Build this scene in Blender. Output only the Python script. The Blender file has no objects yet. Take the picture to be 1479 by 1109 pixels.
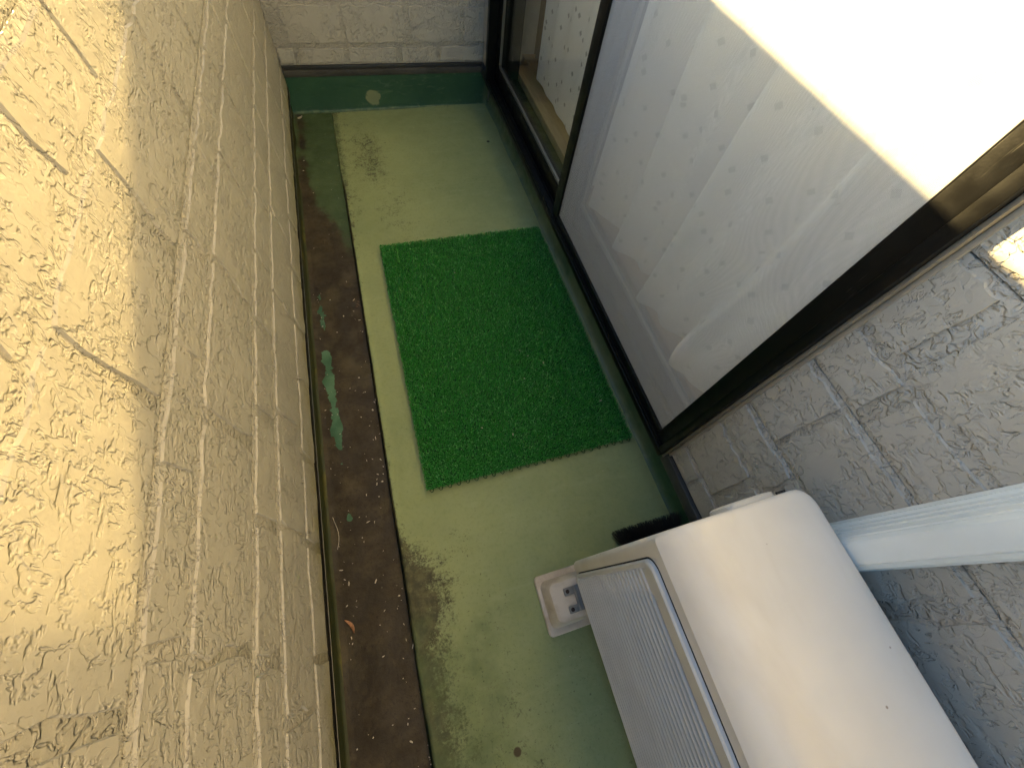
import bpy, bmesh, math, random
import numpy as np
from mathutils import Vector, Matrix, noise as mnoise
random.seed(7)
rng = np.random.default_rng(7)
sc = bpy.context.scene
COL = sc.collection

# ------------------------------------------------------------------ camera
CAM_POS = (0.2737, 0.0, 1.0785)
AX = Vector((0.9543016, -0.27908203, 0.10687224))      # right
AD = Vector((-0.19880752, -0.85987139, -0.47020927))   # down
AF = Vector((0.22312334, 0.42747446, -0.87606025))     # forward
cam = bpy.data.cameras.new('camera')
cam.sensor_fit = 'HORIZONTAL'; cam.sensor_width = 36.0
cam.lens = 578.15 * 36.0 / 1479.0
cam.clip_start = 0.01; cam.clip_end = 500
cam_o = bpy.data.objects.new('camera', cam); COL.objects.link(cam_o)
U, B = -AD, -AF
cam_o.matrix_world = Matrix(((AX.x, U.x, B.x, CAM_POS[0]), (AX.y, U.y, B.y, CAM_POS[1]),
                             (AX.z, U.z, B.z, CAM_POS[2]), (0, 0, 0, 1)))
sc.camera = cam_o

# ------------------------------------------------------------------ sky, sun, exposure
SUN = Vector((-1.0, 1.2, 0.24)).normalized()            # towards the sun: over the parapet, from the far end
world = bpy.data.worlds.new('World'); sc.world = world; world.use_nodes = True
wn = world.node_tree.nodes; wl = world.node_tree.links
bg = wn['Background']
sky = wn.new('ShaderNodeTexSky'); sky.sky_type = 'NISHITA'; sky.sun_disc = False
sky.sun_elevation = math.asin(SUN.z); sky.sun_rotation = math.atan2(SUN.x, SUN.y)
sky.altitude = 50; sky.air_density = 1.0; sky.dust_density = 0.6; sky.ozone_density = 1.6
wl.new(sky.outputs['Color'], bg.inputs['Color']); bg.inputs['Strength'].default_value = 0.082
sun = bpy.data.lights.new('sun', 'SUN'); sun.energy = 5.0; sun.angle = math.radians(0.53)
sun.color = (1.0, 0.725, 0.30)
sun_o = bpy.data.objects.new('sun', sun); COL.objects.link(sun_o)
sun_o.location = (-4, 5, 4)
sun_o.rotation_euler = SUN.to_track_quat('Z', 'Y').to_euler()
vs = sc.view_settings
vs.view_transform = 'Standard'; vs.look = 'None'; vs.gamma = 1.0; vs.use_curve_mapping = False
vs.exposure = 2.84
cy = sc.cycles
cy.max_bounces = 7; cy.diffuse_bounces = 4; cy.glossy_bounces = 4; cy.transparent_max_bounces = 24
cy.transmission_bounces = 8
cy.blur_glossy = 0.0; cy.caustics_reflective = True; cy.caustics_refractive = False
cy.sample_clamp_indirect = 40.0; cy.sample_clamp_direct = 0.0
cy.use_denoising = True; cy.denoiser = 'OPENIMAGEDENOISE'; cy.denoising_input_passes = 'RGB_ALBEDO_NORMAL'
cy.use_adaptive_sampling = True; cy.adaptive_threshold = 0.02; cy.adaptive_min_samples = 40
cy.use_guiding = True; cy.use_surface_guiding = True; cy.use_volume_guiding = False
cy.guiding_training_samples = 64

# ------------------------------------------------------------------ node helpers
class NT:
    def __init__(s, m):
        m.use_nodes = True
        s.t = m.node_tree; s.n = s.t.nodes; s.l = s.t.links
        s.b = s.n.get('Principled BSDF'); s.out = s.n.get('Material Output')
        s.pos = s.new('ShaderNodeNewGeometry').outputs['Position']
    def new(s, k, **kw):
        o = s.n.new(k)
        for a, v in kw.items(): setattr(o, a, v)
        return o
    def put(s, sock, v):
        if isinstance(v, bpy.types.NodeSocket): s.l.new(v, sock)
        elif v is not None:
            if hasattr(sock.default_value, '__len__') and not hasattr(v, '__len__'):
                sock.default_value = [v] * len(sock.default_value)
            elif hasattr(v, '__len__') and len(v) == 3 and len(sock.default_value) == 4:
                sock.default_value = (*v, 1)
            else: sock.default_value = v
    def math(s, op, a, b=None, c=None, clamp=False):
        o = s.new('ShaderNodeMath', operation=op, use_clamp=clamp)
        s.put(o.inputs[0], a)
        if b is not None: s.put(o.inputs[1], b)
        if c is not None: s.put(o.inputs[2], c)
        return o.outputs[0]
    def noise(s, scale, detail=4, rough=.55, dist=0, vec=None, col=False):
        o = s.new('ShaderNodeTexNoise')
        s.put(o.inputs['Vector'], vec if vec is not None else s.pos)
        s.put(o.inputs['Scale'], scale); s.put(o.inputs['Detail'], detail)
        s.put(o.inputs['Roughness'], rough); s.put(o.inputs['Distortion'], dist)
        return o.outputs['Color' if col else 'Fac']
    def vor(s, scale, feature='F1', vec=None, out='Distance', rnd=1):
        o = s.new('ShaderNodeTexVoronoi', feature=feature)
        s.put(o.inputs['Vector'], vec if vec is not None else s.pos); s.put(o.inputs['Scale'], scale)
        s.put(o.inputs['Randomness'], rnd)
        return o.outputs[out]
    def ramp(s, v, a, b, lo=0, hi=1, smooth=True):
        o = s.new('ShaderNodeMapRange', interpolation_type='SMOOTHSTEP' if smooth else 'LINEAR')
        s.put(o.inputs['Value'], v); s.put(o.inputs['From Min'], a); s.put(o.inputs['From Max'], b)
        s.put(o.inputs['To Min'], lo); s.put(o.inputs['To Max'], hi)
        return o.outputs['Result']
    def mix(s, f, a, b, mode='MIX'):
        o = s.new('ShaderNodeMix', data_type='RGBA', blend_type=mode)
        s.put(o.inputs['Factor'], f); s.put(o.inputs[6], a); s.put(o.inputs[7], b)
        return o.outputs[2]
    def scale(s, v, sc3, rot=None):
        o = s.new('ShaderNodeMapping'); s.put(o.inputs['Vector'], v); o.inputs['Scale'].default_value = sc3
        if rot: o.inputs['Rotation'].default_value = rot
        return o.outputs[0]
    def sep(s, v=None):
        o = s.new('ShaderNodeSeparateXYZ'); s.put(o.inputs[0], v if v is not None else s.pos); return o.outputs
    def attr(s, name):
        return s.new('ShaderNodeAttribute', attribute_name=name).outputs['Fac']
    def bump(s, h, dist, strength=1, prev=None):
        o = s.new('ShaderNodeBump'); s.put(o.inputs['Height'], h); s.put(o.inputs['Distance'], dist)
        s.put(o.inputs['Strength'], strength)
        if prev is not None: s.l.new(prev, o.inputs['Normal'])
        return o.outputs[0]
    def fin(s, col=None, rough=None, nrm=None, metal=None, spec=None):
        b = s.b
        if col is not None: s.put(b.inputs['Base Color'], col)
        if rough is not None: s.put(b.inputs['Roughness'], rough)
        if nrm is not None: s.l.new(nrm, b.inputs['Normal'])
        if metal is not None: s.put(b.inputs['Metallic'], metal)
        if spec is not None: s.put(b.inputs['Specular IOR Level'], spec)

def mat(name):
    m = bpy.data.materials.new(name); return m, NT(m)

# ------------------------------------------------------------------ materials
SIDE = (0.43, 0.405, 0.362)
def make_siding(name, rubble):
    m, t = mat(name)
    dirt_dark = t.noise(3.0, 5, .6)
    col = t.mix(t.ramp(dirt_dark, .3, .75), SIDE, tuple(c * .88 for c in SIDE))
    speck = t.noise(220, 2, .5)
    col = t.mix(t.ramp(speck, .62, .75, 0, .25), col, tuple(c * .7 for c in SIDE))
    warp = t.new('ShaderNodeVectorMath', operation='MULTIPLY_ADD')
    t.put(warp.inputs[0], t.noise(45, 2, col=True)); t.put(warp.inputs[1], (.005, .005, .005)); t.put(warp.inputs[2], t.pos)
    wv = warp.outputs[0]
    if rubble:
        h1 = t.ramp(t.noise(75, 2, .5, 1.4, wv), .42, .60)
        h2 = t.noise(170, 3, .6)
        n = t.bump(h1, .0034, .85)
        n = t.bump(h2, .0016, .7, n)
    else:
        # chisel marks: shallow crisp-edged chips and slanting strokes on a flat face
        c1 = t.ramp(t.noise(46, 3, .6, 0, wv), .55, .63)
        c2 = t.ramp(t.noise(62, 3, .6, 0, t.scale(wv, (1, .42, 1), (.75, 0, 0))), .555, .635)
        c3 = t.ramp(t.noise(80, 3, .6, 0, t.scale(wv, (1, 1, .45), (.6, 0, 0))), .57, .645)
        gate = t.ramp(t.noise(12, 2), .32, .47)
        dents = t.math('MULTIPLY', t.math('MAXIMUM', t.math('MAXIMUM', c1, c2), c3), gate)
        n = t.bump(t.math('SUBTRACT', 1.0, dents), .0019, .9)
        n = t.bump(t.math('MULTIPLY', t.ramp(t.noise(62, 2, .5, .5, wv), .56, .59, 0, -1), gate), .0010, .8, n)
        n = t.bump(t.noise(75, 3, .55), .0016, .5, n)
        n = t.bump(t.noise(260, 2, .5), .0003, .6, n)
        n = t.bump(t.noise(22, 2, .5), .0028, .5, n)
    sz = t.sep()
    alg = t.math('MULTIPLY', t.math('MULTIPLY', t.ramp(sz[2], .11, .20, 1, 0), t.ramp(sz[0], .05, .1, 1, 0)), t.ramp(t.noise(14, 4), .3, .7, .2, 1))
    col = t.mix(t.math('MULTIPLY', alg, .75), col, (.27, .235, .085))
    t.fin(col, t.ramp(t.noise(60, 3), .3, .7, .42, .58), n, spec=.45)
    return m
M = {}
M['brick'] = make_siding('siding_brick', False)
M['mortar'] = make_siding('siding_mortar', True)

def simple(name, col, rough, metal=0, spec=.5, nscale=0, namp=0, bump=0, bscale=200, var=.15):
    m, t = mat(name)
    c = col
    if var: c = t.mix(t.ramp(t.noise(nscale or 14, 4), .35, .7), col, tuple(x * (1 - var) for x in col))
    n = t.bump(t.noise(bscale, 3), bump, .6) if bump else None
    r = t.ramp(t.noise(40, 4), .3, .7, max(rough - .07, .02), rough + .08)
    t.fin(c, r, n, metal, spec); return m
M['black'] = simple('black_aluminium', (.0045, .0044, .0043), .40, 0, .22, bump=.0002, bscale=400)
_t = NT(M['black'])
_w = _t.noise(6, 2, .5, 0, _t.scale(_t.pos, (8, 60, 3), (.5, 0, 0)))
_sc = _t.math('MULTIPLY', _t.ramp(_w, .66, .70), _t.ramp(_t.noise(9, 2), .50, .62))
_old = _t.b.inputs['Base Color'].links[0].from_socket
_t.put(_t.b.inputs['Base Color'], _t.mix(_t.math('MULTIPLY', _sc, .6), _old, (.09, .085, .07)))
M['flash'] = simple('dark_flashing', (.035, .036, .038), .42, 0, .5, bump=.0006, bscale=60)
M['flashdust'] = simple('dusty_flashing', (.075, .070, .064), .6, 0, .4, nscale=9, var=.45, bump=.0008, bscale=50)
M['silver'] = simple('silver_bead', (.22, .215, .20), .38, .6)
M['trim'] = simple('beige_sealant', (.33, .30, .25), .6)
M['trimdark'] = simple('bronze_trim', (.24, .21, .165), .4)
M['render'] = simple('plain_wall', (.42, .40, .36), .8, bump=.003, bscale=40)
M['cap'] = simple('coping_metal', (.20, .19, .17), .45)
M['white_in'] = simple('interior_wall', (.80, .77, .70), .9)
M['duct'] = simple('duct_plastic', (.74, .77, .76), .42, var=.06)
M['grille'] = simple('grille_plastic', (.56, .555, .54), .5, var=.08)
M['dark'] = simple('dark_void', (.02, .02, .021), .8)
M['greyin'] = simple('fan_backing', (.035, .035, .036), .8)
M['bracket'] = simple('galvanised_leg', (.25, .235, .215), .6, .15, bump=.001, bscale=150)
M['rust'] = simple('bolt_hole', (.03, .016, .010), .8)
M['bristle'] = simple('black_bristle', (.012, .012, .013), .55)
M['drape'] = simple('brown_drape', (.16, .11, .07), .9)
M['petal'] = simple('pale_petal', (.62, .54, .42), .7, nscale=300, var=.4)
M['leaf'] = simple('dry_leaf', (.42, .20, .09), .55, nscale=120, var=.45)
M['seed'] = simple('brown_husk', (.13, .075, .035), .6, nscale=200, var=.4)

m, t = mat('casing_paint'); M['casing'] = m
base = t.mix(t.ramp(t.noise(5, 4), .35, .7), (.655, .625, .58), (.605, .575, .53))
st = t.noise(9, 5, .6, .4, t.scale(t.pos, (1, .35, 1)))
base = t.mix(t.ramp(st, .50, .72, 0, .38), base, (.52, .47, .40))
sp = t.vor(21, 'F1'); spg = t.ramp(t.vor(21, 'F1', out='Color'), .72, .74)
base = t.mix(t.math('MULTIPLY', t.ramp(sp, .030, .055, 1, 0), spg), base, (.16, .09, .05))
sp2 = t.vor(55, 'F1'); sp2g = t.ramp(t.vor(55, 'F1', out='Color'), .88, .90)
base = t.mix(t.math('MULTIPLY', t.ramp(sp2, .06, .11, .8, 0), sp2g), base, (.25, .18, .12))
t.fin(base, t.ramp(t.noise(20, 4), .3, .7, .36, .5), t.bump(t.noise(500, 2), .00012, .5), spec=.4)

m, t = mat('foot_plastic'); M['foot'] = m
base = t.mix(t.ramp(t.noise(25, 5), .4, .7), (.60, .52, .43), (.47, .38, .29))
t.fin(base, .6, t.bump(t.noise(300, 2), .0003, .5))

# green waterproof paint on upstands
m, t = mat('upstand_paint'); M['upstand'] = m
base = t.mix(t.ramp(t.noise(6, 5), .35, .7), (.018, .066, .036), (.026, .082, .042))
st = t.noise(16, 6, .65, 1.0, t.scale(t.pos, (1, 1, 3)))
base = t.mix(t.ramp(st, .55, .72, 0, .45), base, (.115, .17, .10))
z = t.sep()[2]
low = t.math('ADD', t.ramp(z, .0, .03, .30, 0), t.math('MULTIPLY', t.noise(22, 5, .65), .6))
base = t.mix(t.ramp(low, .5, .75, 0, .8), base, (.15, .19, .10))
px = t.sep()
dx = t.math('SUBTRACT', px[0], .335); dz = t.math('SUBTRACT', px[2], .052)
dd = t.math('SQRT', t.math('ADD', t.math('MULTIPLY', dx, dx), t.math('MULTIPLY', dz, dz)))
dd = t.math('ADD', dd, t.math('MULTIPLY', t.math('SUBTRACT', t.noise(38, 4), .5), .05))
onend = t.ramp(px[1], 1.9, 1.95)
base = t.mix(t.math('MULTIPLY', t.ramp(dd, .026, .034, .85, 0), onend), base, (.21, .23, .12))
dust = t.math('MULTIPLY', t.math('MULTIPLY', t.ramp(px[0], .83, .85), t.ramp(px[1], .16, .30)), t.ramp(t.noise(11, 5, .65, .4, t.scale(t.pos, (1, .6, 1))), .30, .62, .15, .85))
base = t.mix(dust, base, (.105, .145, .085))
t.fin(base, t.ramp(t.noise(30, 4), .3, .7, .38, .62), t.bump(t.noise(25, 5, .6), .003, .5))

m, t = mat('mossy_upstand'); M['moss'] = m
base = t.mix(t.ramp(t.noise(14, 5), .35, .7), (.022, .030, .008), (.038, .042, .010))
base = t.mix(t.ramp(t.noise(22, 5, .6, .5, t.scale(t.pos, (1, .25, 1))), .55, .68), base, (.13, .115, .010))
base = t.mix(t.ramp(t.noise(9, 5), .62, .75), base, (.025, .022, .015))
t.fin(base, .6, t.bump(t.noise(70, 5), .002, .6))

# balcony floor
m, t = mat('floor_paint'); M['floor'] = m
pale = t.mix(t.ramp(t.noise(2.2, 4), .3, .7), (.285, .325, .150), (.225, .270, .125))
fine = t.noise(90, 5, .65)
pale = t.mix(t.ramp(fine, .45, .8, 0, .45), pale, (.16, .21, .09))
brush = t.noise(30, 4, .6, .3, t.scale(t.pos, (.25, 1, 1)))
pale = t.mix(t.ramp(brush, .55, .75, 0, .35), pale, (.32, .36, .20))
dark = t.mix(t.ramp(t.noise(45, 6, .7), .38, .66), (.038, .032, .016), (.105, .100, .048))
nz = t.math('ADD', t.math('MULTIPLY', t.noise(150, 5, .75), .6), t.math('MULTIPLY', t.noise(34, 6, .7, .25), .5))
nz2 = t.noise(9, 5, .6)
k = t.math('ADD', t.attr('dirt_dark'), t.math('ADD', t.math('MULTIPLY', t.math('SUBTRACT', nz, .55), 3.2), t.math('MULTIPLY', t.math('SUBTRACT', nz2, .5), .7)))
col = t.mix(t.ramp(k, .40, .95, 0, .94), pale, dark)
k2 = t.math('ADD', t.attr('green'), t.math('MULTIPLY', t.math('SUBTRACT', nz2, .5), .8))
col = t.mix(t.ramp(k2, .35, .8, 0, .85), col, (.085, .125, .05))
# speckled grime all over
spk = t.noise(130, 4, .7); spkg = t.ramp(t.math('ADD', t.noise(5, 4), t.math('ADD', t.math('MULTIPLY', t.attr('dirt_dark'), .5), t.math('MULTIPLY', t.attr('green'), .3))), .46, .72)
col = t.mix(t.math('MULTIPLY', t.ramp(spk, .60, .70), t.math('MULTIPLY', spkg, .75)), col, (.05, .05, .025))
pxy = t.sep()
def spot(x, y, r):
    dx = t.math('SUBTRACT', pxy[0], x); dy = t.math('SUBTRACT', pxy[1], y)
    q = t.math('SQRT', t.math('ADD', t.math('MULTIPLY', dx, dx), t.math('MULTIPLY', dy, dy)))
    return t.ramp(q, r * .7, r * 1.1, 1, 0)
col = t.mix(t.math('MULTIPLY', spot(.787, 1.728, .0075), .97), col, (.006, .006, .005))
col = t.mix(t.math('MULTIPLY', spot(.318, -.302, .009), .85), col, (.05, .022, .010))
bn = t.bump(t.noise(55, 5, .6), .0018, .55)
bn = t.bump(t.noise(260, 3), .0005, .5, bn)
t.fin(col, t.ramp(t.noise(22, 4), .3, .7, .5, .78), bn, spec=.35)

# gutter with silt
m, t = mat('gutter_silt'); M['gutter'] = m
silt = t.mix(t.ramp(t.noise(16, 6, .6), .35, .68), (.030, .022, .012), (.060, .044, .024))
silt = t.mix(t.ramp(t.noise(110, 5, .75), .52, .66, 0, .8), silt, (.022, .016, .010))
silt = t.mix(t.ramp(t.noise(8, 5), .50, .72, 0, .7), silt, (.085, .070, .036))
gr = t.mix(t.ramp(t.noise(12, 5), .4, .7), (.045, .120, .065), (.10, .21, .125))
k = t.math('ADD', t.attr('wash'), t.math('MULTIPLY', t.math('SUBTRACT', t.noise(30, 3, .55, .8), .5), 2.0))
col = t.mix(t.ramp(k, .50, .56), silt, gr)
k = t.math('ADD', t.attr('green'), t.math('MULTIPLY', t.math('SUBTRACT', t.noise(14, 6, .65), .5), 1.6))
dg = t.mix(t.ramp(t.noise(10, 6), .4, .7), (.050, .085, .035), (.075, .115, .05))
dg = t.mix(t.ramp(t.noise(60, 5, .7), .56, .7, 0, .7), dg, (.12, .14, .06))
col = t.mix(t.ramp(k, .35, .85), col, dg)
t.fin(col, t.ramp(t.noise(30, 4), .3, .7, .42, .75), t.bump(t.noise(85, 5, .65), .0022, .6), spec=.4)

# turf
m, t = mat('turf_fibre'); M['turf'] = m
gi = t.new('ShaderNodeNewGeometry').outputs['Random Per Island']
base = t.mix(t.ramp(gi, 0, 1, smooth=False), (.008, .150, .012), (.045, .30, .045))
base = t.mix(t.ramp(gi, .88, .96), base, (.20, .50, .17))
t.fin(base, .42, spec=.45)
M['turfbase'] = simple('turf_backing', (.004, .06, .014), .7)

# glass: clear sheet with a slightly wavy mirror reflection, lets light through
def make_glass(name, refl, rough):
    m, t = mat(name)
    t.n.remove(t.b)
    tr = t.new('ShaderNodeBsdfTransparent'); tr.inputs[0].default_value = (.965, .985, .98, 1)
    gl = t.new('ShaderNodeBsdfGlossy', distribution='GGX'); gl.inputs['Roughness'].default_value = rough
    gl.inputs['Color'].default_value = (1, .94, .80, 1)
    ge = t.new('ShaderNodeNewGeometry'); dt = t.new('ShaderNodeVectorMath', operation='DOT_PRODUCT')
    t.l.new(ge.outputs['Normal'], dt.inputs[0]); t.l.new(ge.outputs['Incoming'], dt.inputs[1])
    inv = t.math('SUBTRACT', 1.0, t.math('ABSOLUTE', dt.outputs['Value']))
    f = t.math('MULTIPLY_ADD', t.math('POWER', inv, 3.0), refl, refl * .9, clamp=True)
    mx = t.new('ShaderNodeMixShader')
    t.put(mx.inputs[0], f); t.l.new(tr.outputs[0], mx.inputs[1]); t.l.new(gl.outputs[0], mx.inputs[2])
    t.l.new(mx.outputs[0], t.out.inputs['Surface'])
    return m
M['glass'] = make_glass('window_glass', .092, .068)

# insect screen: 1.15 mm grid of grey threads
m, t = mat('insect_screen'); M['screen'] = m
t.n.remove(t.b)
s = t.sep(); PITCH = .00115
w1 = t.math('SINE', t.math('MULTIPLY', s[1], 2 * math.pi / PITCH)); w2 = t.math('SINE', t.math('MULTIPLY', s[2], 2 * math.pi / PITCH))
cov = t.math('ADD', .43, t.math('MULTIPLY', t.math('ADD', w1, w2), .22), clamp=True)
df = t.new('ShaderNodeBsdfDiffuse'); df.inputs[0].default_value = (.90, .90, .91, 1)
tl = t.new('ShaderNodeBsdfTranslucent'); tl.inputs[0].default_value = (.30, .30, .30, 1)
mm = t.new('ShaderNodeMixShader'); mm.inputs[0].default_value = .2
t.l.new(df.outputs[0], mm.inputs[1]); t.l.new(tl.outputs[0], mm.inputs[2])
tr = t.new('ShaderNodeBsdfTransparent')
mx = t.new('ShaderNodeMixShader'); t.put(mx.inputs[0], cov)
t.l.new(tr.outputs[0], mx.inputs[1]); t.l.new(mm.outputs[0], mx.inputs[2]); t.l.new(mx.outputs[0], t.out.inputs['Surface'])

# lace curtain, woven dots
m, t = mat('lace_fabric'); M['lace'] = m
t.n.remove(t.b)
uv = t.new('ShaderNodeUVMap').outputs[0]
us = t.sep(uv)
wv = t.math('SINE', t.math('MULTIPLY', us[0], 2 * math.pi / .00142))
wh = t.math('SINE', t.math('MULTIPLY', us[1], 2 * math.pi / .00142))
weave = t.math('ADD', .5, t.math('MULTIPLY', t.math('ADD', wv, wh), .25), clamp=True)
dv = t.scale(uv, (14, 14, 1), (0, 0, .72))
vz = t.sep(t.vor(1.0, 'F1', dv, 'Position', .55)); dp = t.sep(dv)
ax = t.math('ABSOLUTE', t.math('SUBTRACT', vz[0], dp[0])); ay = t.math('ABSOLUTE', t.math('SUBTRACT', vz[1], dp[1]))
dot = t.ramp(t.math('MAXIMUM', ax, ay), .075, .095, 1, 0)
col = t.mix(weave, (.70, .71, .71), (1.0, 1.0, 1.0))
col = t.mix(t.math('MULTIPLY', dot, .8), col, (.30, .31, .31))
df = t.new('ShaderNodeBsdfDiffuse'); t.put(df.inputs[0], col)
tl = t.new('ShaderNodeBsdfTranslucent'); t.put(tl.inputs[0], col)
mm = t.new('ShaderNodeMixShader'); mm.inputs[0].default_value = .32
t.l.new(df.outputs[0], mm.inputs[1]); t.l.new(tl.outputs[0], mm.inputs[2])
tr = t.new('ShaderNodeBsdfTransparent')
mx = t.new('ShaderNodeMixShader')
t.put(mx.inputs[0], t.math('ADD', t.math('ADD', .80, t.math('MULTIPLY', weave, .2)), t.math('MULTIPLY', dot, .2), clamp=True))
t.l.new(tr.outputs[0], mx.inputs[1]); t.l.new(mm.outputs[0], mx.inputs[2]); t.l.new(mx.outputs[0], t.out.inputs['Surface'])

# interior floor
m, t = mat('wood_floor'); M['wood'] = m
g = t.noise(18, 5, .6, .4, t.scale(t.pos, (6, .5, 1)))
t.fin(t.mix(t.ramp(g, .3, .7), (.36, .25, .14), (.26, .17, .09)), .4)

# ------------------------------------------------------------------ mesh helpers
def tag(o, label=None, cat=None, group=None, kind=None):
    if label: o['label'] = label
    if cat: o['category'] = cat
    if group: o['group'] = group
    if kind: o['kind'] = kind
    return o
def link(name, me, parent=None, m=None):
    o = bpy.data.objects.new(name, me); COL.objects.link(o)
    if m is not None and me is not None and not me.materials: me.materials.append(m)
    if parent is not None: o.parent = parent
    return o
def empty(name, loc, label, cat, group=None):
    o = bpy.data.objects.new(name, None); COL.objects.link(o)
    o.empty_display_size = .05
    tag(o, label, cat, group); return o
def smooth(me, angle=35):
    me.polygons.foreach_set('use_smooth', [True] * len(me.polygons))
    try: me.set_sharp_from_angle(angle=math.radians(angle))
    except Exception: pass
class MB:
    def __init__(s): s.bm = bmesh.new()
    def box(s, x0, x1, y0, y1, z0, z1, bev=0, seg=2):
        r = bmesh.ops.create_cube(s.bm, size=1)
        vv = r['verts']
        for v in vv:
            v.co = Vector(((x0 + x1) / 2 + v.co.x * (x1 - x0), (y0 + y1) / 2 + v.co.y * (y1 - y0), (z0 + z1) / 2 + v.co.z * (z1 - z0)))
        if bev:
            es = list({e for v in vv for e in v.link_edges})
            bmesh.ops.bevel(s.bm, geom=es, offset=bev, segments=seg, affect='EDGES', profile=.5)
        return s
    def loft(s, loops, cap0=True, cap1=True, closed=True):
        rows = [[s.bm.verts.new(p) for p in lp] for lp in loops]
        n = len(rows[0])
        for a, b in zip(rows, rows[1:]):
            for i in range(n if closed else n - 1):
                s.bm.faces.new((a[i], a[(i + 1) % n], b[(i + 1) % n], b[i]))
        if cap0: s.bm.faces.new(list(reversed(rows[0])))
        if cap1: s.bm.faces.new(rows[-1])
        return s
    def tube(s, pts, r, n=8):
        pts = [Vector(p) for p in pts]; loops = []
        for i, p in enumerate(pts):
            d = (pts[min(i + 1, len(pts) - 1)] - pts[max(i - 1, 0)]).normalized()
            a = d.orthogonal().normalized(); b = d.cross(a)
            rr = r[i] if hasattr(r, '__len__') else r
            loops.append([p + (a * math.cos(k * 2 * math.pi / n) + b * math.sin(k * 2 * math.pi / n)) * rr for k in range(n)])
        return s.loft(loops)
    def build(s, name, m, parent=None, sm=True, angle=35):
        bmesh.ops.recalc_face_normals(s.bm, faces=s.bm.faces)
        me = bpy.data.meshes.new(name); s.bm.to_mesh(me); s.bm.free()
        if sm: smooth(me, angle)
        return link(name, me, parent, m)
def rrect(x0, x1, y0, y1, r, n=6):
    pts = []
    for cx, cyy, a0 in ((x1 - r, y1 - r, 0), (x0 + r, y1 - r, 90), (x0 + r, y0 + r, 180), (x1 - r, y0 + r, 270)):
        for k in range(n + 1):
            a = math.radians(a0 + 90 * k / n); pts.append((cx + r * math.cos(a), cyy + r * math.sin(a)))
    return pts
def box(name, m, parent, *a, bev=.001, seg=2):
    return MB().box(*a, bev=bev, seg=seg).build(name, m, parent)

# ------------------------------------------------------------------ siding walls
BR = {}
def brick_mesh(kind, k):
    key = (kind, k)
    if key in BR: return BR[key]
    w, h = kind
    rnd = random.Random(hash(key) & 0xffff)
    nw = max(3, round(w / .031)); nh = max(2, round(h / .029))
    o = []
    j = lambda s=.0024: rnd.gauss(0, s)
    for i in range(nw): o.append((-w / 2 + w * (i + (rnd.uniform(-.25, .25) if i else 0)) / nw + (j() if not i else 0), -h / 2 + j()))
    for i in range(nh): o.append((w / 2 + j(.0042), -h / 2 + h * i / nh))
    for i in range(nw): o.append((w / 2 - w * (i + (rnd.uniform(-.25, .25) if i else 0)) / nw, h / 2 + j()))
    for i in range(nh): o.append((-w / 2 + j(.0042), h / 2 - h * i / nh))
    D = .0028
    cx = [(u * (1 - .004 / w), v * (1 - .004 / h)) for u, v in o]
    v = [(a, b, -.001) for a, b in o] + [(a, b, D) for a, b in cx]
    n = len(o)
    f = [(i, (i + 1) % n, n + (i + 1) % n, n + i) for i in range(n)] + [tuple(range(n, 2 * n))]
    me = bpy.data.meshes.new('brick'); me.from_pydata(v, [], f); me.update()
    me.materials.append(M['brick']); BR[key] = me
    return me
def lay_bricks(parent, origin, udir, ndir, u0, u1, bands, vmax=9, clip=None, seed=1, fixed=None):
    """rows of embossed blocks between the mortar bands; u along the wall, z up"""
    rnd = random.Random(seed)
    U_, N_ = Vector(udir), Vector(ndir); V_ = Vector((0, 0, 1))
    R3 = Matrix((U_, V_, N_)).transposed()
    for b0, b1 in zip(bands, bands[1:]):
        if b0 > vmax: break
        g = .0085
        zc, h = (b0 + b1) / 2, (b1 - b0) - 2 * g
        tall = h > .09
        nom = (.26, .12) if tall else (.168, .066)
        spans = []
        start = fixed[round(b0, 3)] if fixed and round(b0, 3) in fixed else u0 - rnd.uniform(0, .2)
        u = start
        while u < u1:
            w = nom[0] * rnd.choice((.78, .9, 1.0, 1.0, 1.12)); spans.append((u, u + w)); u += w + rnd.choice((.013, .018, .022))
        u = start
        while u > u0:
            u -= rnd.choice((.013, .018, .022)); w = nom[0] * rnd.choice((.78, .9, 1.0, 1.0, 1.12)); spans.append((u - w, u)); u -= w
        for p0, p1 in spans:
            a, b = max(p0, u0 + .002), min(p1, u1 - .002)
            if b - a < .03: continue
            o = link('brick', brick_mesh(nom, rnd.randrange(6)), parent)
            p = Vector(origin) + U_ * ((a + b) / 2) + V_ * zc
            S = Matrix.Diagonal((((b - a) / nom[0]) * rnd.choice((-1, 1)), (h / nom[1]) * rnd.choice((-1, 1)), 1))
            o.matrix_world = Matrix.Translation(p) @ (R3 @ S).to_4x4()
def boards(parent, axis, face, back, u0, u1, zs):
    """siding boards stacked with a 2.5 mm shadow joint"""
    for a, b in zip(zs, zs[1:]):
        lo, hi = a + .0007, b - .0007
        if axis == 'x': box('siding_board', M['mortar'], parent, min(face, back), max(face, back), u0, u1, lo, hi, bev=.0018, seg=2)
        else: box('siding_board', M['mortar'], parent, u0, u1, min(face, back), max(face, back), lo, hi, bev=.0018, seg=2)

XW, YE, HP, HE = .835, 2.036, 1.046, 1.039       # house wall face, end wall face, parapet and end wall heights
YN = -2.2                                        # how far the balcony runs on behind the camera

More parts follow.
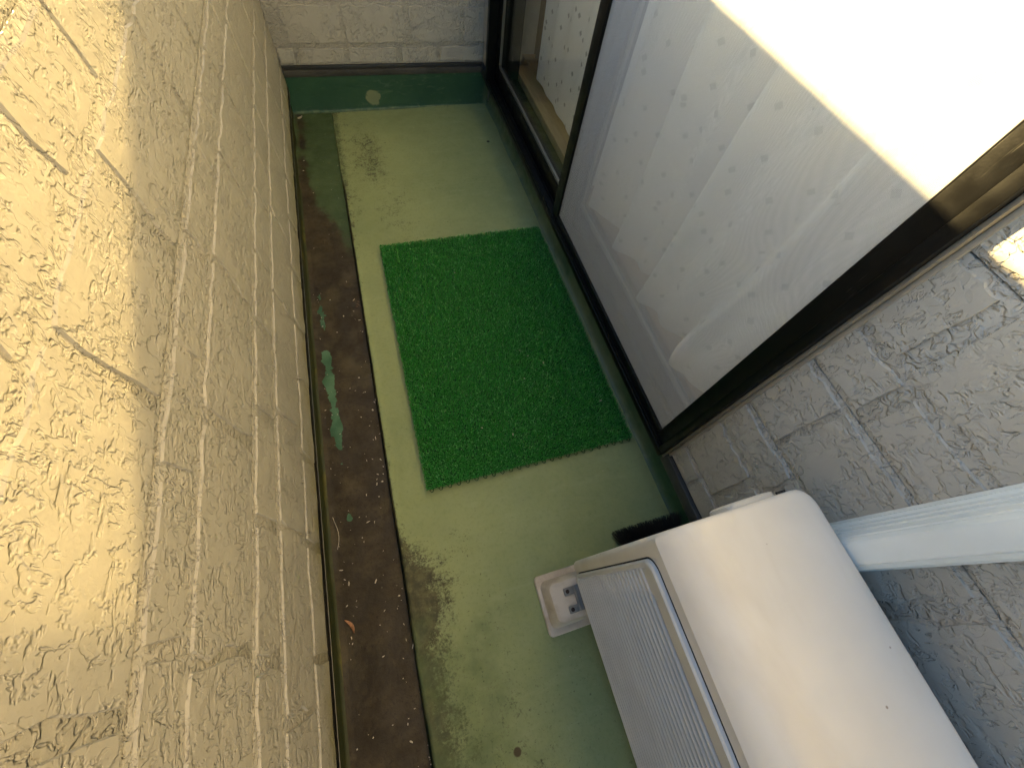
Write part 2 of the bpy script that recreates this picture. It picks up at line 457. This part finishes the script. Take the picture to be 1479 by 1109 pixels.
# -- parapet (left)
par = empty('parapet_wall', (0, 0, 0), 'beige brick-embossed siding parapet running beside the brown gutter, warm sunlight along its upper part', 'wall')
PB = [.105, .200, .334, .424, .572, .642, .790, .878, 1.02, 1.10]
core = MB().box(-.14, -.010, YN, YE + .14, .106, HP - .012).box(-.138, -.046, YN, YE + .139, -.25, .1055).build('wall_core', M['render'], par, sm=False)
boards(par, 'x', 0.0, -.012, YN, YE - .001, [.105, .334, .424, .642, .878, HP - .012])
lay_bricks(par, (0, 0, 0), (0, 1, 0), (1, 0, 0), -.75, YE - .004, [z for z in PB if z < 1.0] + [1.02], seed=3)
box('coping', M['cap'], par, -.16, .010, YN, YE + .14, HP - .012, HP, bev=.003)
box('drip_flashing', M['black'], par, -.022, .0008, YN, YE - .002, .085, .1035, bev=.0015)
box('flashing_lip', M['silver'], par, -.010, .0012, YN, YE - .003, .0828, .0848, bev=.0005)
# -- end wall
endw = empty('end_wall', (0, YE, 0), 'greige brick-embossed siding wall closing the end of the balcony above the dark green upstand', 'wall')
EB = [.174, .240, .374, .462, .602, .680, .822, .905, 1.03]
MB().box(.000, XW + .6, YE + .012, YE + .14, -.25, HE - .012).build('wall_core', M['render'], endw, sm=False)
boards(endw, 'y', YE, YE + .013, .001, XW + .1, [.174, .462, .680, HE - .012])
lay_bricks(endw, (0, YE, 0), (1, 0, 0), (0, -1, 0), .006, XW, EB, seed=11,
           fixed={.174: -.105, .240: .058})
box('coping', M['cap'], endw, .011, XW, YE - .010, YE + .15, HE - .012, HE, bev=.003)
box('drip_flashing', M['flashdust'], endw, .002, XW - .002, YE - .010, YE + .03, .137, .160, bev=.002)
box('flashing_lip', M['flash'], endw, .002, XW - .002, YE - .004, YE + .03, .1602, .1735, bev=.002)
# -- house
house = empty('house', (XW, 0, 0), 'greige house wall of brick-embossed siding with the sliding window in it', 'house')
WY0, WY1, WZ0, WZ1 = .172, 1.915, .150, 1.98
wall = MB()
for a in ((YN, WY0, .172, 3.2), (WY1, YE + .14, .172, 3.2), (WY0, WY1, WZ1, 3.2)):
    wall.box(XW + .012, XW + .12, a[0], a[1], a[2], a[3])
wall.box(XW + .045, XW + .12, YN, YE + .14, -.25, .148)
wall = wall.build('wall', M['render'], house, sm=False)
HB = [.170, .247, .392, .478, .627, .711, .835, .920, 1.065, 1.14]
zs = [.172, .247, .478, .627, .835, 1.065, 1.29, 1.515, 1.74, 1.965, 2.19, 2.415, 2.64, 2.865, 3.09]
boards(wall, 'x', XW, XW + .013, YN, WY0 - .001, zs)
boards(wall, 'x', XW, XW + .013, WY1 + .001, YE + .012, zs)
boards(wall, 'x', XW, XW + .013, WY0 - .001, WY1 + .001, [1.985, 2.19, 2.415, 2.64, 2.865, 3.09])
lay_bricks(wall, (XW, 0, 0), (0, 1, 0), (-1, 0, 0), -.62, WY0 - .006, HB, seed=23,
           fixed={.478: -.165, .627: -.10, .392: -.155})
lay_bricks(wall, (XW, 0, 0), (0, 1, 0), (-1, 0, 0), WY1 + .006, YE - .004, HB[:6], seed=29)
box('drip_flashing', M['flash'], wall, XW - .010, XW + .044, YN, WY0 - .002, .132, .1705, bev=.002)
box('drip_flashing', M['flash'], wall, XW - .010, XW + .044, WY1 + .002, YE - .011, .132, .1705, bev=.002)
# window outer frame fixed in the wall
wf = MB()
XF0 = .812
wf.box(XF0, .955, WY0, WY1, WZ0, .170, bev=.002)                    # sill
wf.box(XF0 + .003, XF0 + .008, WY0 + .02, WY1 - .02, .170, .178)    # outer rail lip
wf.box(.842, .846, WY0 + .02, WY1 - .02, .170, .180); wf.box(.876, .880, WY0 + .02, WY1 - .02, .170, .182)
wf.box(XF0, .955, WY0, WY0 + .017, .1702, WZ1, bev=.002)
wf.box(XF0, .955, WY1 - .030, WY1, .1702, WZ1, bev=.002)
wf.box(XF0, .955, WY0 + .0172, WY1 - .0302, WZ1 - .03, WZ1, bev=.002)
wframe = wf.build('window_frame', M['black'], house)
box('frame_trim', M['trimdark'], wframe, XF0 + .011, XW + .01, WY0 - .0055, WY0 - .0002, .150, WZ1, bev=.001)
box('sealant_joint', M['trim'], wframe, XW - .0045, XW + .01, WY0 - .0125, WY0 - .0057, .168, WZ1, bev=.0015)
box('inner_sill', M['wood'], wframe, .9555, 1.02, WY0 - .04, WY1 + .04, .150, .197, bev=.002)
# room behind
box('room_floor', M['wood'], house, 1.0205, 2.7, -.6, 2.6, .150, .195, bev=0)
rm = MB()
rm.box(2.7, 2.75, -.6, 2.6, .15, 2.5); rm.box(1.0, 2.7, -.65, -.601, .15, 2.5); rm.box(1.0, 2.7, 2.601, 2.65, .15, 2.5)
rm.box(.956, 2.75, -.65, 2.65, 2.501, 2.55)
rm.box(.956, .97, -.6, WY0 - .045, .15, 2.5); rm.box(.956, .97, WY1 + .045, 2.6, .15, 2.5); rm.box(.956, .97, WY0 - .044, WY1 + .044, WZ1, 2.5)
rm.build('room_wall', M['white_in'], house, sm=False)

# ------------------------------------------------------------------ sliding sashes and screen
def sash(name, label, x0, x1, y0, y1, st0, st1, z0=.181, z1=1.94, rail=.056):
    e = empty(name, ((x0 + x1) / 2, (y0 + y1) / 2, z0), label, 'window', 'glass sashes of the window')
    f = MB()
    f.box(x0, x1, y0, y0 + st0, z0, z1, bev=.0015); f.box(x0, x1, y1 - st1, y1, z0, z1, bev=.0015)
    f.box(x0, x1, y0 + st0 + .0002, y1 - st1 - .0002, z0, z0 + rail, bev=.0015)
    f.box(x0, x1, y0 + st0 + .0002, y1 - st1 - .0002, z1 - .05, z1, bev=.0015)
    f.build('sash_frame', M['black'], e)
    g = MB(); xm = (x0 + x1) / 2
    g.box(xm - .002, xm + .002, y0 + st0 - .006, y1 - st1 + .006, z0 + rail - .006, z1 - .044)
    g.build('glass_pane', M['glass'], e, sm=False)
    b = MB(); zt = z0 + rail
    b.box(x0 + .002, xm - .0025, y0 + st0 + .001, y1 - st1 - .001, zt + .0003, zt + .010, bev=.001)
    b.box(x0 + .002, xm - .0025, y0 + st0 + .0004, y0 + st0 + .009, zt + .0105, z1 - .051, bev=.001)
    b.box(x0 + .002, xm - .0025, y1 - st1 - .009, y1 - st1 - .0004, zt + .0105, z1 - .051, bev=.001)
    b.build('glazing_bead', M['silver'], e)
    return e
sash('sliding_sash', 'dark framed glass sash uncovered by the insect screen, next to the end wall', .848, .874, .985, 1.882, .05, .040)
sash('sliding_sash', 'dark framed glass sash standing behind the insect screen door', .884, .910, .192, 1.040, .045, .05)

scr = empty('screen_door', (.826, .6, .171), 'black framed insect screen door sliding in front of the curtained glass', 'screen door')
f = MB(); SX0, SX1, SY0, SY1 = .8205, .838, .1905, 1.042
f.box(SX0, SX1, SY0, SY0 + .030, .1785, 1.94, bev=.002); f.box(SX0, SX1, SY1 - .042, SY1, .1785, 1.94, bev=.002)
f.box(SX0, SX1, SY0 + .0302, SY1 - .0422, .1785, .200, bev=.002); f.box(SX0, SX1, SY0 + .0302, SY1 - .0422, 1.90, 1.94, bev=.002)
f.build('door_frame', M['black'], scr)
me = bpy.data.meshes.new('mesh_net')
ya, yb, za, zb, xs_ = SY0 + .028, SY1 - .040, .198, 1.902, .8275
me.from_pydata([(xs_, ya, za), (xs_, yb, za), (xs_, yb, zb), (xs_, ya, zb)], [], [(0, 1, 2, 3)])
link('mesh_net', me, scr, M['screen'])
sp = MB()
sp.tube([(xs_ - .002, ya + .0035, za), (xs_ - .002, ya + .0035, zb)], .0018, 6)
sp.build('spline_cord', M['black'], scr)

# ------------------------------------------------------------------ curtains
def curtain(name, label, y0, y1, z0, z1, xf, ny, nz, edge=None):
    v, uvs, f = [], [], []
    for j in range(nz + 1):
        arc = 0; prev = None
        for i in range(ny + 1):
            a, b = i / ny, j / nz
            y = y0 + (y1 - y0) * a; z = z0 + (z1 - z0) * b
            x, dy, dz = xf(y, z)
            p = (x, y + dy, z + dz)
            if prev: arc += math.hypot(p[0] - prev[0], p[1] - prev[1])
            prev = p
            v.append(p); uvs.append((arc, z))
    for j in range(nz):
        for i in range(ny):
            k = j * (ny + 1) + i; f.append((k, k + 1, k + ny + 2, k + ny + 1))
    me = bpy.data.meshes.new(name); me.from_pydata(v, [], f)
    ul = me.uv_layers.new(name='UVMap')
    li = np.empty(len(me.loops), dtype=np.int32); me.loops.foreach_get('vertex_index', li)
    ul.data.foreach_set('uv', np.array(uvs, dtype=np.float32)[li].ravel())
    me.polygons.foreach_set('use_smooth', [True] * len(me.polygons)); me.update()
    o = link(name, me, None, M['lace']); tag(o, label, 'curtain', 'lace curtains in the window'); return o
def ss(a, b, x):
    t_ = min(1, max(0, (x - a) / (b - a))); return t_ * t_ * (3 - 2 * t_)
def near_x(y, z):
    n = mnoise.noise(Vector((y * 3, z * .6, 1.3)))
    ph = 2 * math.pi * (y / .21 + .25 * n + .12 * z)
    x = .975 + .042 * math.sin(ph + .9 * math.sin(ph)) + .006 * math.sin(2.3 * ph + 1) + .03 * mnoise.noise(Vector((y * 4, z * 1.7, 5)))
    # crumpled hem by the near corner
    k = ss(.62, .30, y) * ss(.62, .25, z)
    x -= .045 * k * (1 + .6 * mnoise.noise(Vector((y * 9, z * 8, 2))))
    dz = .05 * ss(.45, .25, y) * ss(.45, .215, z)
    return x, 0.02 * n, dz
def far_x(y, z):
    n = mnoise.noise(Vector((y * 3, z * .4, 7.3)))
    ph = 2 * math.pi * (y / .13 + .3 * n)
    return 1.01 + .006 * math.sin(ph) * (.5 + .5 * ss(.2, .6, z)) + .008 * n, 0, 0
curtain('lace_curtain', 'white dotted lace curtain with crumpled hem behind the insect screen', .205, 1.135, .213, 1.95, near_x, 220, 130)
curtain('lace_curtain', 'white dotted lace curtain seen through the uncovered glass sash', 1.04, 1.80, .215, 1.95, far_x, 160, 60)
def drape():
    loops = []
    for z in (.205, .8, 1.95):
        loops.append([(1.075 + .018 * math.sin(k * 1.9), 1.70 + k * .013, z) for k in range(26)] + [(1.081 + .018 * math.sin(k * 1.9), 1.70 + k * .013, z) for k in range(25, -1, -1)])
    o = MB().loft(loops).build('drape', M['drape'], None, angle=80)
    tag(o, 'brown drape bunched behind the far lace curtain at the end wall side of the room', 'drape')
drape()

# ------------------------------------------------------------------ floor, gutter, upstands
def grid(name, xs, ys, zf, m, attrs, parent=None):
    nx, ny = len(xs), len(ys)
    v = [(x, y, zf(x, y)) for y in ys for x in xs]
    f = [(j * nx + i, j * nx + i + 1, (j + 1) * nx + i + 1, (j + 1) * nx + i) for j in range(ny - 1) for i in range(nx - 1)]
    me = bpy.data.meshes.new(name); me.from_pydata(v, [], f)
    for an, fn in attrs.items():
        at = me.attributes.new(an, 'FLOAT', 'POINT'); at.data.foreach_set('value', [fn(p[0], p[1]) for p in v])
    me.polygons.foreach_set('use_smooth', [True] * len(me.polygons)); me.update()
    return link(name, me, parent, m)
def fn_gate(y): return 1 - ss(1.30, 1.62, y)
def edge_x(y): return .150 + .0025 * mnoise.noise(Vector((y * 5, 0, 0))) + .0012 * mnoise.noise(Vector((y * 25, 3, 0)))
def fz(x, y):
    d = x - edge_x(y)
    if d < .02: lip = .0035 * math.exp(-((d - .007) / .006) ** 2) * fn_gate(y)
    else: lip = 0
    drop = -.020 * fn_gate(y) * ss(.0015, -.0035, d) - .03 * ss(-.004, -.008, d)
    return .0015 * mnoise.noise(Vector((x * 4, y * 4, 0))) + lip + drop + .008 * ss(.30, .87, x)
def dirt_dark(x, y):
    # grime creeping from the gutter edge, plus painted shade on the lip's drop
    w = .022 + .060 * math.exp(-((y - .055) / .085) ** 2) + .030 * ss(.10, -.05, y)
    d = ss(w + .085, w - .075, x - .150) * (.98 * ss(.24, .10, y) + .50 * ss(1.0, 1.45, y) + .18)
    d += .62 * math.exp(-((x - .27) / .08) ** 2 - ((y - 1.72) / .24) ** 2) + .42 * math.exp(-((x - .33) / .10) ** 2 - ((y - 1.30) / .22) ** 2)
    d += .36 * math.exp(-((x - .33) / .11) ** 2 - ((y + .30) / .25) ** 2)
    d += .38 * math.exp(-((x - .30) / .04) ** 2 - ((y - .14) / .06) ** 2)
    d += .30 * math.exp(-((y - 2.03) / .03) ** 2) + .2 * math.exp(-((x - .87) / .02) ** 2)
    d += .2 * math.exp(-((x - .156) / .010) ** 2) + 1.6 * ss(.1535, .1505, x) * fn_gate(y)  # last term: shade on the lip's vertical face, painted as dark colour
    return d
def fgreen(x, y):
    return .62 * ss(.20, .155, x) * ss(1.25, 1.6, y) + .58 * ss(.60, .2, x) * ss(.20, -.15, y) + .30 * ss(.5, .8, x) * ss(.15, -.1, y)
xs = sorted(set([.140, .143, .1455, .1475, .149, .1505, .152, .154, .156, .158, .161, .165] + list(np.arange(.172, .8901, .0085))))
ys = list(np.arange(-1.3, YE + .02, .0085))
tag(grid('balcony_floor', xs, ys, fz, M['floor'], {'dirt_dark': dirt_dark, 'green': fgreen}), kind='structure')
def gz(x, y): return -.017 * fn_gate(y) - .0008 * (1 - fn_gate(y)) - .0015 + .0022 * mnoise.noise(Vector((x * 18, y * 9, 4))) + .004 * ss(.004, -.015, x)
PATCH = [(.022, .70, .013, .05), (.020, .76, .015, .03), (.026, .62, .012, .05), (.031, .54, .012, .055), (.034, .48, .012, .03),
         (.036, .415, .012, .020), (.020, .66, .016, .02), (.030, .505, .015, .02), (.018, .93, .010, .03), (.018, 1.0, .008, .03), (.022, .88, .008, .03), (.040, .26, .010, .015)]
def wash(x, y):
    return sum(.85 * math.exp(-((x - a) / c) ** 2 - ((y - b) / d) ** 2) for a, b, c, d in PATCH)
def ggreen(x, y):
    s = ss(1.02, 1.62, y - .9 * (x - .08) * 1.0) * 1.0
    s = ss(1.12, 1.50, y + 2.2 * (x - .10)) * .95
    s -= .5 * math.exp(-((x - .01) / .02) ** 2)
    return s + .22 * math.exp(-((x - .125) / .03) ** 2) * ss(.5, .8, y)
xs = list(np.arange(-.030, .1481, .006)); ys = list(np.arange(-1.3, YE + .02, .009))
tag(grid('gutter', xs, ys, gz, M['gutter'], {'wash': wash, 'green': ggreen}), kind='structure')
# slab under everything
tag(MB().box(-.139, XW + .044, YN, YE + .011, -.25, -.055).build('floor_slab', M['render'], None, sm=False), kind='structure')
# upstands with a hand-troweled cove foot
def upstand(name, path, n, ztop, m, cove):
    """path: two floor points; n: direction into the wall"""
    a, b = Vector(path[0]), Vector(path[1]); n = Vector(n); L = (b - a).length
    k = max(2, int(L / .02)); prof = [(-cove, -.001), (-cove * .45, cove * .12), (-cove * .15, cove * .42), (0, cove), (.0, ztop * .6), (.0015, ztop), (.03, ztop)]
    loops = []
    for i in range(k + 1):
        p = a.lerp(b, i / k); w = .003 * mnoise.noise(p * 9)
        loops.append([p + n * (d + w * (1 if 0 < z < ztop else .3)) + Vector((0, 0, z)) for d, z in prof])
    mb = MB(); mb.loft(loops, False, False, closed=False)
    o = mb.build(name, m, None, angle=60); tag(o, kind='structure'); return o
upstand('house_upstand', ((.868, -1.3, .006), (.868, YE - .012, .006)), (1, 0, 0), .138, M['upstand'], .026)
upstand('end_upstand', ((-.012, YE - .006, .000), (.862, YE - .006, .004)), (0, 1, 0), .150, M['upstand'], .009)
upstand('parapet_upstand', ((-.014, -1.3, -.012), (-.014, YE - .01, -.002)), (-1, 0, 0), .098, M['moss'], .008)

# ------------------------------------------------------------------ turf mat
MX0, MX1, MY0, MY1 = .240, .840, .268, 1.158
mat_e = empty('turf_mat', (.54, .71, .006), 'rectangular bright green artificial turf mat lying on the balcony floor', 'mat')
box('backing', M['turfbase'], mat_e, MX0 + .003, MX1 - .003, MY0 + .003, MY1 - .003, .0085, .0125, bev=.0015)
def turf():
    sx = sy = .0053
    gx, gy = np.meshgrid(np.arange(MX0 + .002, MX1, sx), np.arange(MY0 + .002, MY1, sy))
    P = np.stack([gx.ravel(), gy.ravel()], 1); P += rng.normal(0, .0009, P.shape)
    nb = 6; N = len(P) * nb
    base = np.repeat(P, nb, 0) + rng.normal(0, .0007, (N, 2))
    ang = rng.uniform(0, 2 * np.pi, N); lean = rng.uniform(.002, .0058, N); h = rng.uniform(.005, .0125, N); w = rng.uniform(.0007, .0011, N)
    d = np.stack([np.cos(ang), np.sin(ang)], 1); s_ = np.stack([-d[:, 1], d[:, 0]], 1)
    z0 = .0115
    V = np.empty((N, 6, 3), np.float32)
    for k, (q, zz, ww) in enumerate(((0, 0, 1), (.35, .72, 1.0), (1.0, 1.0, .75))):
        c = base + d * (lean * q)[:, None]; z = z0 + h * zz
        V[:, 2 * k, :2] = c - s_ * (w * ww)[:, None]; V[:, 2 * k + 1, :2] = c + s_ * (w * ww)[:, None]
        V[:, 2 * k, 2] = z; V[:, 2 * k + 1, 2] = z
    V[:, 4:, 2] -= (h * .12 * rng.uniform(0, 1, N))[:, None]
    F = np.array([[0, 1, 3, 2], [2, 3, 5, 4]])
    idx = (np.arange(N) * 6)[:, None, None] + F[None]
    me = bpy.data.meshes.new('turf_tufts')
    me.vertices.add(N * 6); me.vertices.foreach_set('co', V.ravel())
    nf = N * 2
    me.loops.add(nf * 4); me.loops.foreach_set('vertex_index', idx.astype(np.int32).ravel())
    me.polygons.add(nf); me.polygons.foreach_set('loop_start', np.arange(0, nf * 4, 4, dtype=np.int32))
    me.update(calc_edges=True); me.validate()
    o = link('turf_tufts', me, mat_e, M['turf']); tag(o, kind='stuff')
turf()
tab_me = None
for i in range(25):
    x = MX0 + .012 + i * .024
    for y, sg in ((MY0, -1),):
        if tab_me is None:
            o = MB().tube([(-.0045, .003, 0), (-.0045, -.003, .0005), (-.002, -.0065, .001), (.002, -.0065, .001), (.0045, -.003, .0005), (.0045, .003, 0)], .0013, 6).build('edge_loop', M['turfbase'], mat_e)
            tab_me = o.data
        else: o = link('edge_loop', tab_me, mat_e)
        o.location = (x, y, .0115)

# ------------------------------------------------------------------ outdoor unit
ac = empty('air_conditioner_unit', (.65, -.39, .0), 'cream outdoor air conditioner unit with ribbed front grille beside the white pipe cover', 'air conditioner')
X0, X1, Y0, Y1, Z0, Z1 = .537, .772, -.790, .003, .068, .560
def casing():
    loops = []
    prof = [(Z0, 0, 0), (Z1 - .036, 0, 0)]
    s0, c0 = math.sin(math.radians(30)), math.cos(math.radians(30))
    for k in range(1, 10):
        a = math.radians(30 + 60 * k / 9)
        z = Z1 - .036 + .036 * (math.sin(a) - s0) / (1 - s0); fi = .060 * (c0 - math.cos(a)) / c0
        o = max(0, z - (Z1 - .007)); oi = .007 - math.sqrt(max(0, .000049 - o * o))
        prof.append((z, fi, oi))
    prof.append((Z1 + .0003, .070, .018)); prof.append((Z1 + .0005, .10, .06))
    for z, fi, oi in prof:
        r = .026
        x0, x1, y0, y1 = X0 + fi, X1 - oi, Y0 + oi, Y1 - oi
        pts = []
        for cx, cyy, a0, rr in ((x1 - r, y1 - r, 0, r), (x0 + .012, y1 - .012, 90, .012), (x0 + .012, y0 + .012, 180, .012), (x1 - r, y0 + r, 270, r)):
            for k in range(7):
                a = math.radians(a0 + 15 * k); pts.append((cx + rr * math.cos(a), cyy + rr * math.sin(a), z))
        loops.append(pts)
    return MB().loft(loops).build('casing', M['casing'], ac, angle=24)
casing()
GY0, GY1, GZ0, GZ1 = -.60, -.024, .082, .500
# grille: raised ring, backing and ribs
def ring():
    mb = MB(); lo = []
    def lp(d, x, r): return [(x, y, z) for y, z in rrect(GY0 - d, GY1 + d, GZ0 - d, GZ1 + d, r)]
    for d, x, r in ((.000, X0 + .001, .020), (.0, X0 - .0055, .020), (-.0025, X0 - .0085, .019), (-.008, X0 - .0085, .016), (-.011, X0 - .004, .014), (-.040, X0 - .0035, .012), (-.0405, X0 + .001, .012)):
        lo.append(lp(d, x, r))
    mb.loft(lo, False, False)
    return mb.build('grille', M['grille'], ac, angle=30)
gr_o = ring()
box('grille_backing', M['greyin'], gr_o, X0 - .0018, X0 + .0005, GY0 + .0405, GY1 - .006, GZ0 + .004, GZ1 - .0405, bev=0)
mb = MB()
mb.loft([[(X0 - .0006, y, z) for y, z in rrect(GY0 - .0025, GY1 + .0025, GZ0 - .0025, GZ1 + .0025, .022)], [(X0 + .0006, y, z) for y, z in rrect(GY0 - .0025, GY1 + .0025, GZ0 - .0025, GZ1 + .0025, .022)]])
mb.build('grille_seam', M['dark'], gr_o, sm=False)
slat = None
nsl = 25
for i in range(nsl):
    z = GZ0 + .012 + (GZ1 - .047 - GZ0 - .012) * i / (nsl - 1)
    if slat is None:
        pts = [(.0005, -.0020), (-.0030, -.0031), (-.0050, -.0022), (-.0057, 0), (-.0050, .0019), (-.0030, .0028), (.0005, .0020)]
        loops = [[(X0 - .0012 + a, y, b) for a, b in pts] for y in (GY0 + .012, GY1 - .009)]
        o = MB().loft(loops).build('slat', M['grille'], gr_o, angle=60); slat = o.data
    else: o = link('slat', slat, gr_o)
    o.location = (0, 0, z)
# side valve cover on the far end
mb = MB(); lo = []
for dy, ins in ((-.001, 0), (.012, 0), (.017, .003), (.019, .010)):
    lo.append([(x, Y1 + dy * .42, z) for x, z in rrect(.655 + ins, .737 - ins, .478 + ins, .540 - ins * .8, .014)])
mb.loft(lo).build('valve_cover', M['casing'], ac, angle=40)
box('clip_slot', M['dark'], ac, .728, .741, Y1 - .002, Y1 + .0035, .5455, .551, bev=.0006)
# leg bracket resting on the plastic foot
lg = MB()
lg.box(.520, .60, -.097, -.044, .0585, .0640, bev=.0015)
lg.box(.497, .5205, -.060, -.044, .0587, .0637, bev=.002); lg.box(.497, .5205, -.097, -.082, .0587, .0637, bev=.002)
lg.box(.5215, .5255, -.096, -.045, .0642, .0700, bev=.001)
leg = lg.build('leg', M['bracket'], ac)
for yy in (-.052, -.0895):
    MB().loft([[(.5055 + .0045 * math.cos(k * .5236), yy + .0045 * math.sin(k * .5236), z) for k in range(12)] for z in (.0630, .0642)]).build('bolt_hole', M['rust'], leg)
ft = empty('plastic_foot', (.53, -.07, .002), 'beige plastic foot block under the corner of the air conditioner unit', 'foot block')
def rl(x0, x1, y0, y1, r, z): return [(x, y, z) for x, y in rrect(x0, x1, y0, y1, r)]
MB().loft([rl(.447, .70, -.134, -.003, .010, .0005), rl(.447, .70, -.134, -.003, .010, .009), rl(.449, .698, -.132, -.005, .009, .0115)]).build('base_flange', M['foot'], ft)
MB().loft([rl(.456, .69, -.120, -.017, .016, .0105), rl(.4575, .689, -.1185, -.0185, .016, .020), rl(.465, .682, -.111, -.026, .015, .052), rl(.468, .680, -.108, -.029, .013, .0565), rl(.474, .676, -.103, -.034, .010, .0583)]).build('block', M['foot'], ft)

# ------------------------------------------------------------------ pipe cover on the wall
def duct():
    e = empty('pipe_cover', (.80, -.092, .40), 'white plastic pipe cover running up the siding behind the air conditioner', 'pipe cover')
    prof = [(XW - .0045, -.060), (XW - .010, -.0605), (XW - .012, -.0635), (XW - .022, -.0650), (XW - .0222, -.0665), (XW - .034, -.0680), (XW - .0342, -.0697), (XW - .048, -.0725), (XW - .0485, -.0740), (XW - .053, -.0755), (XW - .0575, -.079),
            (XW - .0590, -.086), (XW - .0590, -.101), (XW - .0572, -.1060), (XW - .0550, -.1068), (XW - .0555, -.1085), (XW - .053, -.1105), (XW - .049, -.1140), (XW - .032, -.1195), (XW - .030, -.1185), (XW - .012, -.1215), (XW - .0045, -.1235)]
    loops = [[(x, y, z) for x, y in prof] for z in (.30, .6, 1.2, 2.3)]
    MB().loft(loops).build('cover', M['duct'], e, angle=22)
    box('wall_rail', M['duct'], e, XW - .0044, XW - .0036, -.127, -.0565, .30, 2.3, bev=.0002)
duct()

# ------------------------------------------------------------------ brush lying behind the unit
br = empty('hand_brush', (.75, .0, .01), 'black bristle brush on the floor poking out behind the air conditioner', 'brush')
box('brush_block', M['bristle'], br, .70, .84, -.045, -.022, .014, .040, bev=.004)
def bristles():
    v, f = [], []
    for i in range(1300):
        x = random.uniform(.700, .838); y0 = -.024; z0 = random.uniform(.016, .038)
        L = random.uniform(.052, .068); fx = (x - .77) * .35 + random.gauss(0, .004); zz = (z0 - .027) * 1.6 + random.gauss(0, .003)
        p = [(x, y0, z0), (x + fx * .5, y0 + L * .5, z0 + zz * .4), (x + fx, y0 + L, max(.008, z0 + zz))]
        b = len(v)
        for k, q in enumerate(p):
            r = .0006 * (1 - .25 * k)
            v += [(q[0] - r, q[1], q[2] - r), (q[0] + r, q[1], q[2] - r), (q[0], q[1], q[2] + r)]
        for k in range(2):
            for a in range(3):
                f.append((b + k * 3 + a, b + k * 3 + (a + 1) % 3, b + (k + 1) * 3 + (a + 1) % 3, b + (k + 1) * 3 + a))
    me = bpy.data.meshes.new('bristles'); me.from_pydata(v, [], f); me.update()
    tag(link('bristles', me, br, M['bristle']), kind='stuff')
bristles()

# ------------------------------------------------------------------ litter
def ground(x, y): return gz(x, y) if x < .146 else fz(x, y)
def crumb(bm, x, y, z, s, el=1.0):
    r = bmesh.ops.create_icosphere(bm, subdivisions=1, radius=s)
    a = random.uniform(0, math.pi); ca, sa = math.cos(a), math.sin(a)
    sx, sy, sz = el * random.uniform(.8, 1.3), random.uniform(.5, .9), random.uniform(.25, .5)
    for q in r['verts']:
        c = q.co * random.uniform(.75, 1.2); u, w = c.x * sx, c.y * sy
        q.co = Vector((x + u * ca - w * sa, y + u * sa + w * ca, z + c.z * sz + s * .3))
mb = MB()
for i in range(150):
    k = random.random()
    x = random.gauss(.128, .012) if k < .30 else (random.gauss(.012, .006) if k < .5 else random.uniform(.01, .14))
    x = min(.144, max(.0, x)); y = random.uniform(-.33, 1.05) if random.random() < .9 else random.uniform(1.0, 1.9)
    crumb(mb.bm, x, y, gz(x, y), random.choice((.0008, .0010, .0012, .0016, .0022)), random.choice((1, 1.3, 2.2)))
for x, y, s in ((.132, .545, .0032), (.098, .53, .003), (.13, .33, .0032), (.135, .35, .0028), (.138, .37, .0025), (.107, .66, .003), (.085, .90, .003), (.06, .84, .0028)):
    crumb(mb.bm, x, y, gz(x, y), s)
for x, y in ((.62, .60), (.585, .525), (.60, .625), (.66, .565), (.79, .40), (.42, .40), (.47, .98), (.50, .36)):
    crumb(mb.bm, x, y, .0225, random.uniform(.0016, .0032), 1.6)
for x, y in ((.55, 1.42), (.62, 1.33), (.47, 1.90), (.48, 1.87), (.58, 1.36), (.30, .30), (.72, .20), (.40, .12), (.48, -.18)):
    crumb(mb.bm, x, y, fz(x, y), random.uniform(.001, .002))
tag(mb.build('litter_crumbs', M['petal'], None, sm=False), kind='stuff')
def leaf(name, m, x, y, L, W, rot, label, cat, curl=.25, z=None):
    n = 8; v, f = [], []
    for i in range(n + 1):
        a = i / n; w = W * math.sin(math.pi * (a * .92 + .04)) ** .8; px_ = (a - .5) * L
        zc = curl * L * (a - .5) ** 2
        bow = .12 * L * math.sin(a * 3)
        for s_ in (-1, 0, 1):
            v.append((px_, s_ * w / 2 + bow, zc + abs(s_) * w * .28))
    for i in range(n):
        for k in range(2):
            b = i * 3 + k; f.append((b, b + 1, b + 4, b + 3))
    me = bpy.data.meshes.new(name); me.from_pydata(v, [], f); me.update(); smooth(me, 60)
    o = link(name, me, None, m); o.location = (x, y, (ground(x, y) if z is None else z) + .0015); o.rotation_euler = (0, 0, rot)
    so = o.modifiers.new('thickness', 'SOLIDIFY'); so.thickness = .0004
    tag(o, label, cat); return o
leaf('dried_leaf', M['leaf'], .016, .018, .036, .0075, math.radians(-62), 'curled orange-brown dried leaf in the gutter beside the parapet foot', 'leaf', .8)
leaf('fallen_petal', M['petal'], .014, 1.985, .026, .013, .7, 'crumpled pale petal in the gutter corner by the end wall', 'petal', 1.2)
def husk():
    mb = MB()
    for dx, dy, s in ((0, 0, .006), (.003, .011, .005), (-.004, -.008, .0045), (.002, -.004, .004)):
        crumb(mb.bm, .134 + dx, .938 + dy, gz(.134, .938), s)
    tag(mb.build('seed_husk', M['seed'], None), 'small cluster of brown seed husks against the gutter edge', 'husk')
husk()
th = [(.004 + .006 * math.sin(k * .5), .19 + k * .010, gz(.006, .19 + k * .01) + .002) for k in range(9)]
tag(MB().tube(th, .0007, 6).build('loose_thread', M['petal'], None), 'short pale thread curled on the silt along the parapet foot', 'thread')
